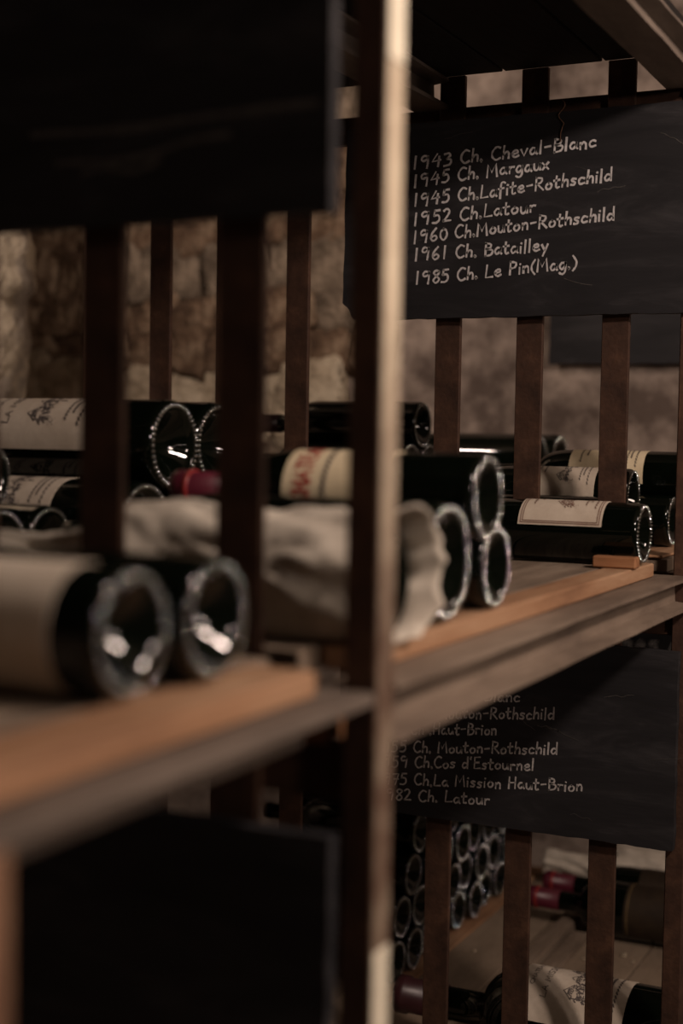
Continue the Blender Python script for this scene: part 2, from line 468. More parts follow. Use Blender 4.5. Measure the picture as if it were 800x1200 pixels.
def pier(a, b_):
    zz = FL + (CE - FL) * b_
    edge = 0.022 * noise.fractal(Vector((0.3, 0.7, zz * 9)), 0.8, 2.2, 4) + (0.018 if 0.40 < zz < 0.49 else 0)
    path = [(-1.72, 1.30), (-1.72, 0.90), (-1.50, 0.90), (-1.30, 0.90), (-1.28, 0.92), (-1.275, 1.0), (-1.275, 1.08), (-1.275, 1.16), (-1.275 + edge * 0.6, 1.23 + edge), (-1.28, 1.29 + edge), (-1.33, 1.31 + edge)]
    k = min(int(a * 10 + 1e-6), 10)
    px, py = path[k]
    d_ = 0.004 * noise.fractal(Vector((px * 7, py * 7, zz * 7)), 0.8, 2.2, 4)
    return (px + d_, py, zz)


mb.grid(pier, 10, 170)
tag(link('wall_left_pier', mb.mesh('wall_left_pier', 'pillar', True)), kind='structure')


# ------------------------------------------------------------------ rack frames
BARS = [-0.098 - 0.106 * k for k in range(7)]
bar_me = MB().box(-0.0165, 0.0165, 0, 0.007, 0, 1.335, 0.0008).mesh('bar', 'rust')
rail_me = MB().box(-0.86, 0.0, 0.008, 0.022, 0, 0.034, 0.001).mesh('rail', 'rust')
post_me = MB().box(-0.022, 0, 0, 0.026, 0, CE - FL - 0.05, 0.0012).mesh('post', 'post')
rust_post_me = MB().box(-0.022, 0, 0, 0.026, 0, CE - FL - 0.05, 0.0012).mesh('post', 'rust')


def frame(Y, label, near):
    t = empty('rack_frame', (0, Y, FL), label, 'rack frame')
    for x in BARS:
        o = link('bar', bar_me, t)
        o.location = (x, 0, -0.735 - FL)
    for zz in (0.529, -0.072, -0.765):
        o = link('rail', rail_me, t)
        o.location = (0, 0, zz - FL)
    o = link('post', rust_post_me, t)
    link('post', rust_post_me, t).location = (-0.838, 0, 0)
    return t


near_frame = frame(0.0, 'rusty steel rack frame with flat bars and white paint on its corner post', True)
far_frame = frame(0.882, 'rusty steel rack frame of flat bars behind the chalked slate boards', False)
# white paint left on the side of the near post
for z0, z1 in ((0.381, 1.0), (-0.55, -0.162)):
    o = link('paint_patch', MB().box(0, 0.0009, 0.001, 0.025, 0, z1 - z0, 0.0003).mesh('paint_patch', 'white_paint'), near_frame)
    o.location = (0, 0, z0 - FL)
    o['label'] = 'white paint left on the post'
o = link('lit_side_coat', MB().box(0, 0.0005, 0.0008, 0.0252, 0, 0.98, 0.0002).mesh('lit_side_coat', 'lit_worn_paint'), near_frame)
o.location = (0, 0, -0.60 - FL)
o['label'] = 'painted-in light on the post side, worn cream fading down to rust'
o = link('shim', MB().box(-0.062, -0.036, 0.008, 0.05, 0, 0.026, 0.001).mesh('shim', 'strip_x'), near_frame)
o.location = (0, 0, -0.0375 - FL)


# I-beams along the aisle side
def ibeam(y0, y1, zt, x1=0.0, w_=0.045):
    mat = 'dark_beam' if zt > 0.5 else 'beam'  # upper beams take a darker copy, their shade put into the colour
    mb = MB()
    c = (x1 - w_ / 2, y0, zt - 0.038)
    prof = [(-w_ / 2, 0), (w_ / 2, 0), (w_ / 2, 0.005), (0.004, 0.0075), (0.003, 0.031), (w_ / 2, 0.0345), (w_ / 2, 0.038), (-w_ / 2, 0.038), (-w_ / 2, 0.0345), (-0.003, 0.031), (-0.004, 0.0075), (-w_ / 2, 0.005)]
    n, ns = len(prof), 24
    for k in range(ns + 1):
        y = (y1 - y0) * k / ns
        mb.v += [(px + (0.0012 * noise.noise(Vector((px * 40, y * 9, pz * 30))) if abs(px) > 0.01 else 0), y, pz + 0.0009 * noise.noise(Vector((y * 11, px * 60, pz * 20 + 3)))) for px, pz in prof]
    for k in range(ns):
        for i in range(n):
            j = (i + 1) % n
            mb.f.append((k * n + i, k * n + j, (k + 1) * n + j, (k + 1) * n + i))
    mb.f += [tuple(range(n)), tuple(ns * n + i for i in range(n))]
    o = link('steel_beam', mb.mesh('steel_beam', mat))
    o.location = c
    return o


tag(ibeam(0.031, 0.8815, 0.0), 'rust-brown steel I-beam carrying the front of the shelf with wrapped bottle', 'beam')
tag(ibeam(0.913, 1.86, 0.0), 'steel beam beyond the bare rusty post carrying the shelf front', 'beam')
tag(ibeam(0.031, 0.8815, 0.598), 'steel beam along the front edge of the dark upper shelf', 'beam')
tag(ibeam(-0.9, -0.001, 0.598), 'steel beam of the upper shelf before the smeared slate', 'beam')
for y0, y1, nm in ((-0.9, -0.001, 'first'), (0.0225, 0.8815, 'middle'), (0.905, 1.86, 'last')):
    for zt, lv in ((0.598, 'upper'), (0.0, 'middle')):
        if zt > 0.5 and nm == 'last':
            continue
        tag(ibeam(y0, y1, zt, -0.315), 'inner steel beam under the %s shelf, %s bay' % (lv, nm), 'beam', 'inner beams under the shelves')
        tag(ibeam(y0, y1, zt, -0.815), 'rear steel beam under the %s shelf, %s bay' % (lv, nm), 'beam', 'rear beams under the shelves')
# angle iron of the first bay
mb = MB().box(-0.055, 0.0, 0, 0.899, 0.03, 0.038, 0.001).box(-0.055, -0.048, 0, 0.899, 0, 0.03, 0.001)
o = link('angle_iron', mb.mesh('angle_iron', 'dark_beam'))
o.location = (0, -0.9, -0.038)
tag(o, 'brown angle iron edge of the shelf under the pale-labelled bottle pair', 'beam')
boxo('support_post', (-0.022, 0.0, -0.377, -0.344, FL, -0.0085), 'rust_light', b=0.001)
tag(bpy.data.objects['support_post'], 'brown steel post under the angle iron shelf edge', 'post')


# ------------------------------------------------------------------ shelves
def shelf(y0, y1, z0, th, mat, label, x_front=-0.002, x_back=-0.855, pw=0.115, front_gap=0.0):
    t = empty('shelf', (0, y0, z0), label, 'shelf')
    x = x_front
    k = 0
    while x - 0.03 > x_back:
        x2 = max(x - pw * rg.uniform(0.92, 1.08), x_back)
        me = MB().box(0, x - x2 - 0.003, 0, y1 - y0 - rg.uniform(0, 0.004), 0, th - rg.uniform(0, 0.0007), 0.001).mesh('plank', mat)
        o = link('plank', me, t)
        o.location = (x2, rg.uniform(0, 0.003), 0)
        x = x2
    return t


TH = 0.0155
shelf(0.034, 0.878, 0.0005, TH, 'plank', 'dusty plank shelf between the two rack frames', x_front=-0.068)
shelf(0.908, 1.84, 0.0005, TH, 'plank', 'dusty plank shelf behind the chalked frame below the plastered wall', x_front=-0.032)
shelf(-0.9, -0.004, 0.0005, TH, 'plank', 'plank shelf under the pair of bottles on the angle iron', x_front=-0.068)
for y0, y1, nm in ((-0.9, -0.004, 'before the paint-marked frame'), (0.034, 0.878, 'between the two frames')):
    shelf(y0, y1, 0.5985, 0.014, 'shaded_plank', 'dark upper plank shelf %s' % nm)
ZP = -0.68
for y0, y1, nm in ((-0.9, -0.004, 'before the paint-marked frame'), (0.034, 0.878, 'between the two frames'), (0.908, 1.86, 'holding the bottle stack beyond the chalked frame')):
    shelf(y0, y1, ZP - 0.02, 0.0205, 'dusty', 'dusty low shelf of boards %s' % nm, pw=0.19)
for y0, y1, nm in ((-0.9, -0.002, 'before the paint-marked frame'), (0.032, 0.8805, 'between the frames'), (0.914, 1.86, 'beyond the chalked frame')):
    for xx, wh in ((0.0, 'front'), (-0.815, 'rear')):
        tag(ibeam(y0, y1, ZP - 0.0203, xx), '%s steel beam under the low shelf %s' % (wh, nm), 'beam', 'beams under the low shelf')

# wooden strips along the shelf fronts
tag(boxo('wood_strip', (-0.067, -0.034, 0.06, 0.838, 0.0005, 0.0165), 'strip', b=0.0015), 'orange-brown wooden strip along the beam in front of the magnum', 'wood strip')
tag(boxo('wood_strip', (-0.067, -0.022, -0.62, -0.036, 0.0005, 0.0165), 'strip', b=0.002), 'orange-brown wooden strip under the bottle pair on the angle iron', 'wood strip')
tag(boxo('wood_strip', (-0.085, -0.040, 0.905, 1.40, 0.0165, 0.0200), 'strip', b=0.0012), 'pale wooden strip under the bottle bases beyond the bare rusty post', 'wood strip')
tag(boxo('wood_block', (-0.078, -0.030, 0.738, 0.757, 0.017, 0.0295), 'strip_x', b=0.0015), 'small reddish wood block wedged against the lying bottle on the strip', 'wood block')
# slats on the low shelf
tag(boxo('wood_batten', (-0.352, -0.325, 1.335, 1.585, ZP + 0.001, ZP + 0.017), 'plank', b=0.001), 'worn wooden batten under the red-capped bottles on the low shelf', 'wood batten')
tag(boxo('wood_batten', (-0.318, -0.290, 1.32, 1.53, ZP + 0.001, ZP + 0.010), 'plank', b=0.001), 'thinner wooden batten beside the worn batten on the low shelf', 'wood batten')
tag(boxo('wood_batten', (-0.512, -0.475, 1.12, 1.86, ZP + 0.001, ZP + 0.006), 'strip', b=0.001), 'thin long batten below the stacked bottles on the low shelf', 'wood batten')


# ------------------------------------------------------------------ bottles
def bottle_profile(R, Ln, body, neck_r, sh):
    """(axial distance from the base, radius); starts inside the punt"""
    pr = [(0.30 * R * 2, 0.001), (0.56 * R, 0.12 * R), (0.48 * R, 0.26 * R), (0.30 * R, 0.46 * R), (0.12 * R, 0.66 * R), (0.02 * R, 0.77 * R), (-0.0, 0.84 * R), (0.012 * R, 0.90 * R), (0.05 * R, 0.96 * R), (0.12 * R, 0.99 * R), (0.22 * R, R)]
    pr += [(body * k, R) for k in (0.3, 0.6, 1.0)]
    for k in range(1, 9):
        a = k / 8 * pi / 2
        pr.append((body + sh * (sin(a) ** 1.0) * 0.72, neck_r + (R - neck_r) * (cos(a) ** 0.9 if k < 8 else 0) * 1.0 + 0.0))
    pr += [(body + sh, neck_r * 0.98), (Ln - 0.012, neck_r * 0.92), (Ln - 0.012, neck_r * 1.04), (Ln - 0.001, neck_r * 1.04), (Ln, neck_r * 0.9), (Ln, 0.0008)]
    return pr


def lathe(pr, n=40):
    mb = MB()
    for (x, rr) in pr:
        mb.v += [(-x, rr * cos(2 * pi * i / n), rr * sin(2 * pi * i / n)) for i in range(n)]
    for k in range(len(pr) - 1):
        for i in range(n):
            j = (i + 1) % n
            mb.f.append((k * n + i, k * n + j, (k + 1) * n + j, (k + 1) * n + i))
    return mb


def bead_ring(R, n=46):
    mb = MB()
    for k in range(n):
        a = 2 * pi * k / n
        er, et = Vector((0, cos(a), sin(a))), Vector((0, -sin(a), cos(a)))
        ex = Vector((1, 0, 0))
        c = er * (0.885 * R) + ex * (-0.004 * R)
        sr, stn, sx = 0.062 * R, 0.66 * pi * 0.885 * R / n, 0.06 * R
        vs_ = [c + ex * sx]
        for lv in (0.75, 0.1):
            q = sqrt(1 - lv * lv)
            for i in range(8):
                b_ = 2 * pi * i / 8
                vs_.append(c + er * (sr * q * cos(b_)) + et * (stn * q * sin(b_)) + ex * (sx * lv))
        fs_ = [(0, 1 + i, 1 + (i + 1) % 8) for i in range(8)] + [(1 + i, 9 + i, 9 + (i + 1) % 8, 1 + (i + 1) % 8) for i in range(8)]
        mb.add(vs_, fs_)
    return mb


TYPES = {}


def bottle_type(key, R, Ln, body, neck_r, sh, n=40, cap=0.05, cap_mat='capsule'):
    pr = bottle_profile(R, Ln, body, neck_r, sh)
    cp = neck_r * 1.06
    capm = lathe([(Ln - cap, neck_r * 0.9), (Ln - cap, cp), (Ln - 0.016, cp * 0.97), (Ln - 0.014, cp * 1.07), (Ln - 0.001, cp * 1.07), (Ln + 0.001, cp * 0.95), (Ln + 0.0012, 0.0008)], 28)
    band = lathe([(Ln - 0.017, cp * 0.95), (Ln - 0.017, cp * 1.09), (Ln - 0.0125, cp * 1.10), (Ln - 0.0125, cp * 0.95)], 28)
    TYPES[key] = dict(R=R, L=Ln, body=lathe(pr, n).mesh('glass_body', 'glass', True), ring=bead_ring(R).mesh('stippled_ring', 'bead', True),
                      cap={c: capm.mesh('capsule', c, True) for c in ('capsule', 'capsule_dark')}, band=band.mesh('capsule_band', 'capsule_band', True))


bottle_type('std', 0.0345, 0.285, 0.165, 0.0135, 0.062)
bottle_type('mag', 0.046, 0.345, 0.195, 0.0165, 0.08, cap=0.055)
bottle_type('big', 0.07, 0.46, 0.25, 0.0225, 0.115, 56, cap=0.07)
bottle_type('mid', 0.0405, 0.33, 0.19, 0.0155, 0.075)
bottle_type('small', 0.033, 0.28, 0.16, 0.013, 0.06)


def label_patch(R, x0, x1, th0, th1, off=0.0006, n=26):
    mb = MB()

    def fn(a, b_):
        th = th0 + (th1 - th0) * a
        return (-(x0 + (x1 - x0) * b_), (R + off) * cos(th), (R + off) * sin(th))
    mb.grid(fn, n, 5)
    # paper thickness all round
    def fn2(a, b_):
        th = th0 + (th1 - th0) * a
        return (-(x0 + (x1 - x0) * b_), (R - 0.0004) * cos(th), (R - 0.0004) * sin(th))
    for b_ in (0, 1):
        mb.grid(lambda a, c, b_=b_: fn(a, b_) if c > 0.5 else fn2(a, b_), n, 1)
    for a in (0, 1):
        mb.grid(lambda c, b_, a=a: fn(a, b_) if c > 0.5 else fn2(a, b_), 1, 5)
    return mb


def on_glass(R, x0, thc, off=0.0011):
    """t along the reading direction, h towards the neck"""
    def mp(t, h):
        th = thc - t / R
        return (-(x0 + h), (R + off) * cos(th), (R + off) * sin(th))
    return mp


def etching(mb, x0, y0, w_, h_, lw, mp, seed=1):
    """a generic drawn country house: roofs, windows, hatching"""
    q = random.Random(seed)
    P = lambda a, b_: (x0 + a * w_, y0 + b_ * h_)
    for k in range(9):
        y = 0.06 + k * 0.02
        ribbon(mb, [P(0.0 + q.uniform(0, .1), y), P(0.5, y + 0.02), P(1 - q.uniform(0, .1), y)], lw * q.uniform(.6, 1.3), mp)
    for (a, b_, c, d) in ((.08, .25, .30, .62), (.30, .25, .66, .52), (.66, .25, .86, .70)):
        ribbon(mb, [P(a, b_), P(a, d)], lw, mp)
        ribbon(mb, [P(c, b_), P(c, d)], lw, mp)
        ribbon(mb, [P(a, d), P(c, d)], lw, mp)
        ribbon(mb, [P(a - .02, d), P((a + c) / 2, d + .26)], lw, mp)
        ribbon(mb, [P(c + .02, d), P((a + c) / 2, d + .26)], lw, mp)
        n = 6
        for k in range(1, n):
            x = a + (c - a) * k / n
            ribbon(mb, [P(x, d), P((x + (a + c) / 2) / 2, d + .13)], lw * 1.2, mp)
        for k in range(3):
            x = a + (c - a) * (k + .5) / 3
            ribbon(mb, [P(x, b_ + .08), P(x, b_ + .2)], lw * 2.2, mp)
    for k in range(60):
        x, y = q.uniform(.08, .84), q.uniform(.26, .62)
        ribbon(mb, [P(x, y), P(x + q.uniform(.01, .06), y + q.uniform(-.02, .05))], lw * q.uniform(.6, 1.4), mp)
    for k in range(14):
        x, y = q.choice([q.uniform(0, .1), q.uniform(.86, 1)]), q.uniform(.2, .5)
        ribbon(mb, [P(x, y), P(x + .03, y + .06), P(x + .05, y)], lw * 1.3, mp)


def bottle(key, loc, label, group=None, rz=0.0, ry=0.0, cap=None, band=False, spin=0.0, name='wine_bottle'):
    T = TYPES[key]
    t = empty(name, loc, label, 'bottle', group)
    t.rotation_euler = (spin, ry, rz)
    link('glass_body', T['body'], t)
    link('stippled_ring', T['ring'], t)
    if cap:
        o = link('capsule', T['cap'][cap], t)
        if band:
            link('capsule_band', T['band'], o)
    return t


def add_label(t, key, x0, x1, thc, width, mat='paper'):
    R = TYPES[key]['R']
    half = width / R / 2
    lb = link('label', label_patch(R, x0, x1, thc + half, thc - half).mesh('label', mat, True), t)
    return lb


def add_print(lb, mb, mat):
    return link('print', mb.mesh('print', mat, False, fix=False), lb)


def text_block(key, x0, thc, lines):
    """lines: (text, h from label foot, cap height, width, stroke)"""
    mb = MB()
    mp = on_glass(TYPES[key]['R'], x0, thc)
    for (tx, h, cap_, wd, st) in lines:
        write(mb, tx, -wd / 2, h, wd, cap_, st, mp)
    return mb, mp


def estate_label(t, key, x0, x1, thc, width, names, mat='paper', ink='ink', seed=1, border=False):
    lb = add_label(t, key, x0, x1, thc, width, mat)
    H = x1 - x0
    mb, mp = text_block(key, x0, thc, [(tx, h * H, c * H, wd * width, c * H * 0.16) for (tx, h, c, wd) in names])
    etching(mb, -0.3 * width, 0.30 * H, 0.6 * width, 0.32 * H, H * 0.009, mp, seed)
    for h, wd in ((0.22, .5), (0.17, .36), (0.10, .6)) + (() if names else ((0.84, .5), (0.76, .3))):
        n = 14
        for k in range(n):
            a = -wd / 2 + wd * k / n
            ribbon(mb, [(a * width, h * H), ((a + wd / n * 0.6) * width, (h + 0.012) * H)], H * 0.014, mp)
    if border:
        for d in (0.03, 0.055):
            a, b_ = width * (0.5 - d * 0.7), H * d
            e = [(-a, b_), (a, b_), (a, H - b_), (-a, H - b_), (-a, b_)]
            for i in range(4):
                p, q = e[i], e[i + 1]
                ribbon(mb, [(p[0] + (q[0] - p[0]) * k / 14, p[1] + (q[1] - p[1]) * k / 14) for k in range(15)], H * 0.011, mp)
    add_print(lb, mb, ink)
    return lb


MISSION = [('CHATEAU', .87, .04, .36), ('LA MISSION', .73, .055, .58)]


def nest(p1, r1, p2, r2_, rr):
    """centre (y, z) of a bottle of radius rr lying in the groove of two others"""
    d1, d2 = r1 + rr + 0.0012, r2_ + rr + 0.0012
    dy, dz = p2[0] - p1[0], p2[1] - p1[1]
    s_ = sqrt(dy * dy + dz * dz)
    a = (d1 * d1 - d2 * d2 + s_ * s_) / (2 * s_)
    h = sqrt(max(0, d1 * d1 - a * a))
    return (p1[0] + dy / s_ * a - dz / s_ * h, p1[1] + dz / s_ * a + dy / s_ * h)


S, MG, SM, BG = 0.0345, 0.046, 0.033, 0.07
Z1 = 0.0005 + TH + 0.0005         # top of the middle shelf planks

# nearest pair, on the strip of the first bay
NZ = 0.017 + S + 0.001
t = bottle('std', (-0.058, -0.176, NZ), 'dark wine bottle with a broad pale label lying on the angle iron shelf')
lb = add_label(t, 'std', 0.028, 0.125, radians(140), 0.17)
t = bottle('std', (-0.050, -0.1055, NZ), 'dark wine bottle between the broad pale-labelled bottle and the bars')

# between the two frames
t_b2 = (0.205, Z1 + MG)
t_b3 = (0.312, Z1 + S)
bottle('mag', (-0.036, t_b2[0], t_b2[1]), 'big dark magnum with beaded base standing out beside the paper-wrapped bottle')
bottle('std', (-0.036, t_b3[0], t_b3[1]), 'dark wine bottle on the strip under the red-lettered bottle', cap='capsule')
b4 = nest(t_b2, MG, t_b3, S, S)
t = bottle('std', (-0.030, b4[0], b4[1]), 'wine bottle with cream label in red lettering lying on top of two bottles', cap='capsule', band=True)
lb = add_label(t, 'std', 0.072, 0.165, radians(140), 0.15, 'cream')
mb, mp = text_block('std', 0.072, radians(140), [('CHATEAU', .068, .0145, .064, .0026)])
add_print(lb, mb, 'red_ink')
mb = MB()
mp = on_glass(S, 0.072, radians(140))
for k in range(12):
    ribbon(mb, [(-0.03 + 0.005 * k, 0.054), (-0.0272 + 0.005 * k, 0.0565)], 0.0026, mp)
add_print(lb, mb, 'ink')
mb = MB()
mp = on_glass(S, 0.072, radians(140))
for k in range(5):
    a = 0.0012 + 0.0016 * k
    ribbon(mb, [(-0.016 + a * cos(2 * pi * i / 20), 0.012 + a * sin(2 * pi * i / 20)) for i in range(21)], 0.0018, mp)
add_print(lb, mb, 'red_ink')
t = bottle('std', (-0.036, 0.797, 0.0168 + S + 0.0005), 'wine bottle with bordered beige label lying alone against the wood block', rz=radians(0))
estate_label(t, 'std', 0.040, 0.137, radians(72), 0.115, [], 'paper', 'brown_ink', 5, True)

# magnum stack behind, deeper in the rack
XM = -0.432
lo = [(0.397 + 0.0925 * k, Z1 + MG) for k in range(3)]
t = bottle('mag', (XM, lo[0][0], lo[0][1]), 'labelled magnum in the lower row under the mission-labelled magnum')
estate_label(t, 'mag', 0.085, 0.20, radians(112), 0.125, MISSION, seed=3)
for q in lo[1:]:
    bottle('mag', (XM - 0.004, q[0], q[1]), 'lower-row magnum mostly hidden behind the wrapped bottle', 'hidden magnums of the lower row')
for k in range(2):
    c = nest(lo[k], MG, lo[k + 1], MG, MG)
    t = bottle('mag', (XM + (0.004, 0.0)[k], c[0], c[1]), ['magnum with beige mission label on top of the magnum stack', 'unlabelled-looking top magnum between the mission-labelled magnum and the bars'][k])
    if k == 0:
        estate_label(t, 'mag', 0.075, 0.215, radians(110), 0.125, MISSION, seed=2)
l0 = [(0.314, Z1 + S), (0.244, Z1 + S), (0.174, Z1 + S)]
for k, q in enumerate(l0[:2]):
    bottle('std', (-0.484, q[0], q[1]), 'standard bottle with beaded base in low row beside the labelled magnum', 'standard bottles beside the magnums')
c = nest(l0[1], S, l0[0], S, S)
bottle('std', (-0.530, c[0], c[1]), 'standard bottle resting on two others beside the magnum stack')


# ------------------------------------------------------------------ wrapped bottles
def wrapped(loc, key, label, over, seed, flare=1.0):
    T = TYPES[key]
    t = empty('wrapped_bottle', loc, label, 'bottle')
    link('glass_body', T['body'], t)
    R, Ln = T['R'], T['L']
    q = Vector((seed, seed * 2.3, 0))

    def rad(x):
        # x: distance from base along the bottle
        if x < T_body(key):
            return R
        a = min(1, (x - T_body(key)) / 0.085)
        return R * (1 - 0.68 * a * a * (3 - 2 * a))

    def surf(a, b_, off):
        th = 2 * pi * a
        e = over * (0.62 + 0.5 * cos(th - 0.5) + 0.35 * noise.noise(Vector((cos(th) * 2.6, sin(th) * 2.6, seed))) + 0.22 * noise.noise(Vector((cos(th) * 6, sin(th) * 6, seed))))
        x = -e + (Ln + 0.01 + e) * b_
        p = Vector((cos(th) * 2.2, sin(th) * 2.2, x * 14)) + q
        fold = abs(noise.noise(p)) * 0.007 + 0.0022 * (1 + sin(th * 7 + x * 70 + 2.5 * noise.noise(p))) + abs(noise.noise(Vector((cos(th + x * 9) * 5, sin(th + x * 9) * 5, x * 22)) + q)) * 0.006
        if x < 0.005:
            fold = fold * 0.8 + flare * 0.006 * (0.005 - x) / over * (1 + noise.noise(Vector((cos(th) * 1.5, sin(th) * 1.5, seed + 4))))
        rr = rad(max(0, x)) + 0.0012 + fold * (1.0 if x > 0.004 else 0.9) + off
        zmin = -R + 0.0004 - (0 if off else 0)
        zz = rr * sin(th)
        return (-x, rr * cos(th), max(zz, zmin))
    mb = MB().grid(lambda a, b_: surf(a, b_, 0.0), 84, 60, True)
    o = link('paper_wrap', mb.mesh('paper_wrap', 'wrap', True), t)
    md = o.modifiers.new('thickness', 'SOLIDIFY')
    md.thickness = 0.0006
    md.offset = 1
    return t


def T_body(key):
    return {'std': 0.165, 'mag': 0.195, 'big': 0.25, 'small': 0.16, 'mid': 0.19}[key]


wrapped((-0.034, 0.0925, Z1 + 0.0405 + 0.0008), 'mid', 'bottle wrapped in crumpled grey-white paper lying beside the corner post', 0.017, 4.2)

# ------------------------------------------------------------------ beyond the far frame, middle shelf
Z2 = 0.0205
c5 = [(1.052 + 0.076 * k, Z2 + SM) for k in range(4)]
for k, q in enumerate(c5):
    bottle('small', (-0.062 - 0.004 * k, q[0], q[1]), 'beaded bottle base in the row beyond the bare rusty post' if k < 2 else 'bottle deeper in the row beyond the bare rusty post', 'row of bottles on the pale strip')
c = nest(c5[0], SM, c5[1], SM, SM)
t = bottle('small', (-0.050, c[0], c[1]), 'cream-labelled bottle on top of the row beyond the bare rusty post')
estate_label(t, 'small', 0.055, 0.155, radians(100), 0.11, [], 'cream', 'ink', 8)
hid = (0.936, Z2 + SM)
c = nest(hid, SM, c5[0], SM, SM)
t = bottle('small', (-0.100, c[0], c[1]), 'bottle with greyish etched label lying across the bars behind the lone bottle')
estate_label(t, 'small', 0.042, 0.130, radians(98), 0.115, [], 'paper', 'ink', 9)
bottle('small', (-0.105, hid[0], hid[1]), 'unlabelled bottle hidden under the etched-label bottle')

# pyramid of bottles behind the corner post
py = [(1.155 + 0.070 * (k - 1), 0.0172 + S) for k in range(3)]
P2 = []
for k, q in enumerate(py):
    bottle('std', (-0.46, q[0], q[1]), 'bottle at the foot of the small pyramid beyond the bars', 'foot of the small pyramid')
for k in range(2):
    c = nest(py[k], S, py[k + 1], S, S)
    P2.append(c)
    bottle('std', (-0.458, c[0], c[1]), 'bottle in the middle row of the small pyramid beyond the bars', 'middle of the small pyramid')
c = nest(P2[0], S, P2[1], S, S)
bottle('std', (-0.455, c[0], c[1]), 'single bottle topping the small pyramid, its small beaded base beside the corner post', cap='capsule_dark')
# magnums by the wall
mq = [(1.44 + 0.095 * k, 0.0172 + S) for k in range(3)]
for q in mq:
    bottle('std', (-0.36, q[0], q[1]), 'bottle in the lower row under the magnums by the plastered wall', 'lower bottles by the wall')
for k in range(2):
    c = nest(mq[k], S, mq[k + 1], S, MG)
    bottle('mag', (-0.385 + 0.006 * k, c[0], c[1]), 'dark magnum on top of the pile against the plastered wall', 'top magnums by the wall')

# ------------------------------------------------------------------ low shelf beyond the far frame
XS = -0.492
base = [(1.18 + 0.0672 * k, ZP + 0.0065 + SM) for k in range(10)]
rowp = base
for ri in range(5):
    for k, q in enumerate(rowp):
        t = bottle('small', (XS + rg.uniform(-0.008, 0.004), q[0], q[1]), 'dark bottle in the %s row of the big stack on the low shelf' % ('bottom', 'second', 'third', 'fourth', 'fifth')[ri], '%s row of the low stack' % ('bottom', 'second', 'third', 'fourth', 'fifth')[ri], spin=rg.uniform(0, 6))
        if ri == 4 and k in (0, 2):
            t['label'] = 'top bottle of the low stack with a %s paper label' % ('yellow' if k == 0 else 'white')
            del t['group']
            t.rotation_euler[0] = 0
            add_label(t, 'small', 0.045, 0.125, radians(110), 0.10, 'cream' if k == 0 else 'paper')
    rowp = [nest(rowp[k], SM, rowp[k + 1], SM, SM) for k in range(len(rowp) - 1)]

t = bottle('big', (0.052, 0.997, ZP + BG + 0.001), 'very large bottle with mission label and dark plum capsule lying along the bars', cap='capsule_dark', band=False)
estate_label(t, 'big', 0.135, 0.275, radians(97), 0.15, MISSION, seed=4)
t = bottle('mag', (-0.062, 1.56, ZP + 0.017 + MG - 0.0155), 'magnum with brown label and burgundy capsule lying on the low shelf', cap='capsule', band=True)
lb = add_label(t, 'mag', 0.05, 0.17, radians(120), 0.16, 'brown_label')
mb = MB()
mp = on_glass(MG, 0.05, radians(120))
for h in (0.006, 0.114):
    ribbon(mb, [(-0.074 + 0.148 * k / 20, h) for k in range(21)], 0.0009, mp)
for k in range(16):
    ribbon(mb, [(-0.05 + 0.0065 * k, 0.02), (-0.05 + 0.0065 * k, 0.028)], 0.002, mp)
add_print(lb, mb, 'gold_ink')
t = bottle('mag', (-0.064, 1.655, ZP + MG + 0.0015), 'magnum with burgundy capsule behind the brown-labelled one on the low shelf', cap='capsule', band=True)
add_label(t, 'mag', 0.05, 0.17, radians(120), 0.16, 'brown_label')
t = wrapped((-0.09, 1.77, ZP + MG + 0.002), 'mag', 'bottle in crumpled white paper at the back of the low shelf', 0.03, 9.1)

# plaster crumbs
for k, (x, y, sz) in enumerate(((-0.218, 1.475, .006), (-0.198, 1.455, .0035), (-0.46, 1.62, .008), (-0.45, 1.60, .006), (-0.272, 1.43, .003), (-0.44, 1.38, .003), (-0.24, 1.37, .003))):
    o = link('plaster_crumb', stone_mesh('plaster_crumb', 'pale_stone', sz * 1.3, sz, sz, k * 3.3))
    o.location = (x, y, ZP + 0.001 + sz * 0.45)
    tag(o, 'small pale plaster crumb on the dusty low shelf', 'crumb', 'plaster crumbs')


# ------------------------------------------------------------------ slate boards
def slate(name, x0, x1, z0, z1, y0, label, seed, notch=True, th=0.012, crooked=0.0):
    q = random.Random(seed)
    t = empty(name, ((x0 + x1) / 2, y0 + th, z0), label, 'chalkboard')
    pts = []

    def side(a, b_, n):
        for k in range(n):
            f_ = k / n
            pts.append([a[0] + (b_[0] - a[0]) * f_ + q.uniform(-.0008, .0008), a[1] + (b_[1] - a[1]) * f_ + q.uniform(-.0008, .0008)])
    hw, h = (x1 - x0) / 2, z1 - z0
    if notch:
        side((-hw + 0.002, h), (-hw, 0.022), 12)
        side((-hw, 0.022), (-hw + 0.009, 0.013), 3)
        side((-hw + 0.009, 0.013), (-hw + 0.015, 0.0), 3)
        side((-hw + 0.015, 0), (hw, 0), 30)
    else:
        side((-hw, h), (-hw, 0), 12)
        side((-hw, 0), (hw, 0), 30)
    side((hw, 0), (hw, h), 12)
    side((hw, h), (-hw, h), 30)
    pts2 = [(a, b_ + a * crooked) for a, b_ in pts]
    n = len(pts2)
    mb = MB()
    mb.v = [(a, -th, b_) for a, b_ in pts2] + [(a, 0, b_) for a, b_ in pts2]
    mb.f = [tuple(range(n)), tuple(range(2 * n - 1, n - 1, -1))] + [(i, n + i, n + (i + 1) % n, (i + 1) % n) for i in range(n)]
    link('slate', mb.mesh('slate', 'slate'), t)
    return t


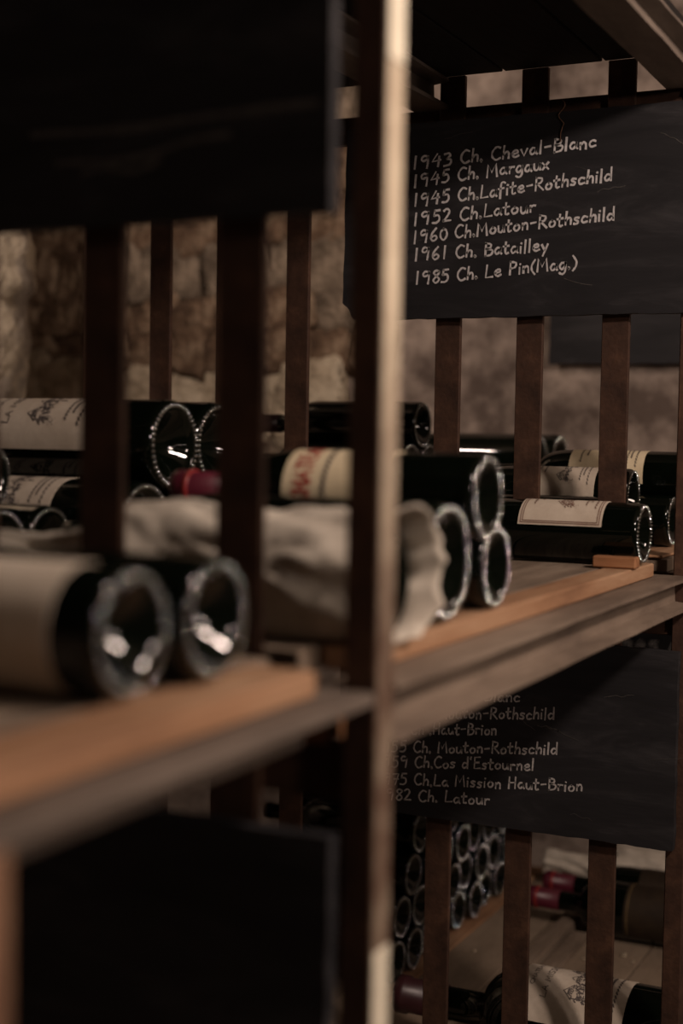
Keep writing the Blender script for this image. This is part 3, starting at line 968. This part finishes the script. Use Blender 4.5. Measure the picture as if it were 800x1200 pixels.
def chalk(t, text, p0, p1, cap_, st, mat='chalk', seed=0, y=None):
    q = random.Random(seed)
    ox, oy, oz = t.location
    yy = y - oy
    mb = MB()
    sl = (p1[1] - p0[1]) / (p1[0] - p0[0])
    write(mb, text, p0[0] - ox, p0[1] - oz, p1[0] - p0[0], cap_, st, lambda a, b_: (a, yy, b_), sl, 0.05, q)
    return link('chalk_line', mb.mesh('chalk_line', mat, False, fix=False), t)


def smudge(t, pts, wd, y, mat='chalk_faint'):
    ox, oy, oz = t.location
    mb = MB()
    q = random.Random(len(pts))
    ribbon(mb, smooth_pts([(a - ox, b_ - oz) for a, b_ in pts], 6), wd, lambda a, b_: (a, y - oy, b_), q)
    return link('chalk_smudge', mb.mesh('chalk_smudge', mat, False, fix=False), t)


YF = 0.8685
up = slate('slate_board', -0.449, -0.012, 0.303, 0.543, YF, 'chalked slate listing seven vintages from 1943 to 1985, hung on the bars', 11)
UP = [('1943 Ch. Cheval-Blanc', (-0.356, 0.487), (-0.121, 0.498)), ('1945 Ch. Margaux', (-0.355, 0.465), (-0.178, 0.477)),
      ('1945 Ch.Lafite-Rothschild', (-0.354, 0.441), (-0.101, 0.458)), ('1952 Ch.Latour', (-0.354, 0.418), (-0.193, 0.427)),
      ('1960 Ch.Mouton-Rothschild', (-0.354, 0.396), (-0.097, 0.413)), ('1961 Ch. Batailley', (-0.352, 0.374), (-0.176, 0.380)),
      ('1985 Ch. Le Pin(Mag.)', (-0.350, 0.345), (-0.141, 0.358))]
for k, (tx, p0, p1) in enumerate(UP):
    chalk(up, tx, p0, p1, 0.0152, 0.0025, 'chalk', k, YF - 0.0006)
low = slate('slate_board', -0.445, -0.010, -0.322, -0.088, YF, 'chalked slate ending with a 1982 Latour line, hung under the shelf beam', 12)
LO = [('Ch. Cheval-Blanc', (-0.350, -0.175), (-0.199, -0.164)), ('Ch.Mouton-Rothschild', (-0.333, -0.197), (-0.155, -0.181)),
      ('1952 Ch .Haut-Brion', (-0.392, -0.2245), (-0.228, -0.207)), ('1955 Ch. Mouton-Rothschild', (-0.392, -0.2465), (-0.150, -0.223)),
      ("1959 Ch.Cos d'Estournel", (-0.391, -0.2655), (-0.179, -0.246)), ('1975 Ch.La Mission Haut-Brion', (-0.390, -0.2875), (-0.118, -0.264)),
      ('1982 Ch. Latour', (-0.386, -0.3075), (-0.235, -0.295))]
for k, (tx, p0, p1) in enumerate(LO):
    chalk(low, tx, p0, p1, 0.0142, 0.0021, 'chalk_dim', 20 + k, YF - 0.0006)
rs = random.Random(21)
for bd, x0, x1, z0, z1, n in ((low, -0.30, -0.03, -0.30, -0.10, 9), (up, -0.40, -0.03, 0.32, 0.53, 8)):
    for k in range(n):
        a, b_ = rs.uniform(x0, x1), rs.uniform(z0, z1)
        dx, dz = rs.uniform(0.015, 0.05), rs.uniform(-0.02, 0.012)
        smudge(bd, [(a + dx * i_ / 5, b_ + dz * i_ / 5 + rs.uniform(-.0015, .0015)) for i_ in range(6)], rs.choice([0.0004, 0.0006, 0.0008]), YF - 0.0005)
nu = slate('slate_board', -0.455, -0.030, 0.289, 0.62, -0.0135, 'dark slate with faint chalk smears hung on the paint-marked frame', 13, False)
smudge(nu, [(-0.25, 0.351), (-0.18, 0.349), (-0.12, 0.352), (-0.04, 0.354)], 0.005, -0.014)
smudge(nu, [(-0.23, 0.331), (-0.17, 0.330), (-0.13, 0.338), (-0.10, 0.340)], 0.004, -0.014)
smudge(nu, [(-0.21, 0.323), (-0.19, 0.326), (-0.17, 0.322), (-0.15, 0.328)], 0.004, -0.014)
nl = slate('slate_board', -0.455, -0.024, -0.325, -0.090, -0.0135, 'blank dark slate on the paint-marked frame below the shelf', 14, False)
wu = slate('slate_board', -0.495, -0.03, 0.300, 0.54, 1.868, 'blank slate hung on the plastered back wall', 15, False)
wl = slate('slate_board', -0.495, -0.03, -0.34, -0.10, 1.868, 'slate on the back wall with a chalked year half hidden by the front slate', 16, False)
chalk(wl, '1945 /', (-0.355, -0.238), (-0.235, -0.236), 0.019, 0.0024, 'chalk_dim', 40, 1.8674)

# wire tie hanging from the rail
P = [Vector((-0.165 + 0.004 * sin(k * 0.9) * (1 if k < 9 else .3), 0.8672 - 0.0005 * (k % 3), 0.556 - 0.0035 * k)) for k in range(15)]
mb = MB()
for k, pnt in enumerate(P):
    mb.v += [tuple(pnt - P[0] + Vector((0.0006 * cos(i * pi / 3), 0.0006 * sin(i * pi / 3), 0))) for i in range(6)]
for k in range(len(P) - 1):
    mb.f += [(k * 6 + i, k * 6 + (i + 1) % 6, k * 6 + 6 + (i + 1) % 6, k * 6 + 6 + i) for i in range(6)]
o = link('wire_tie', mb.mesh('wire_tie', 'wire', True))
o.location = P[0]
tag(o, 'twisted rusty wire tie hanging over the chalked slate', 'wire')
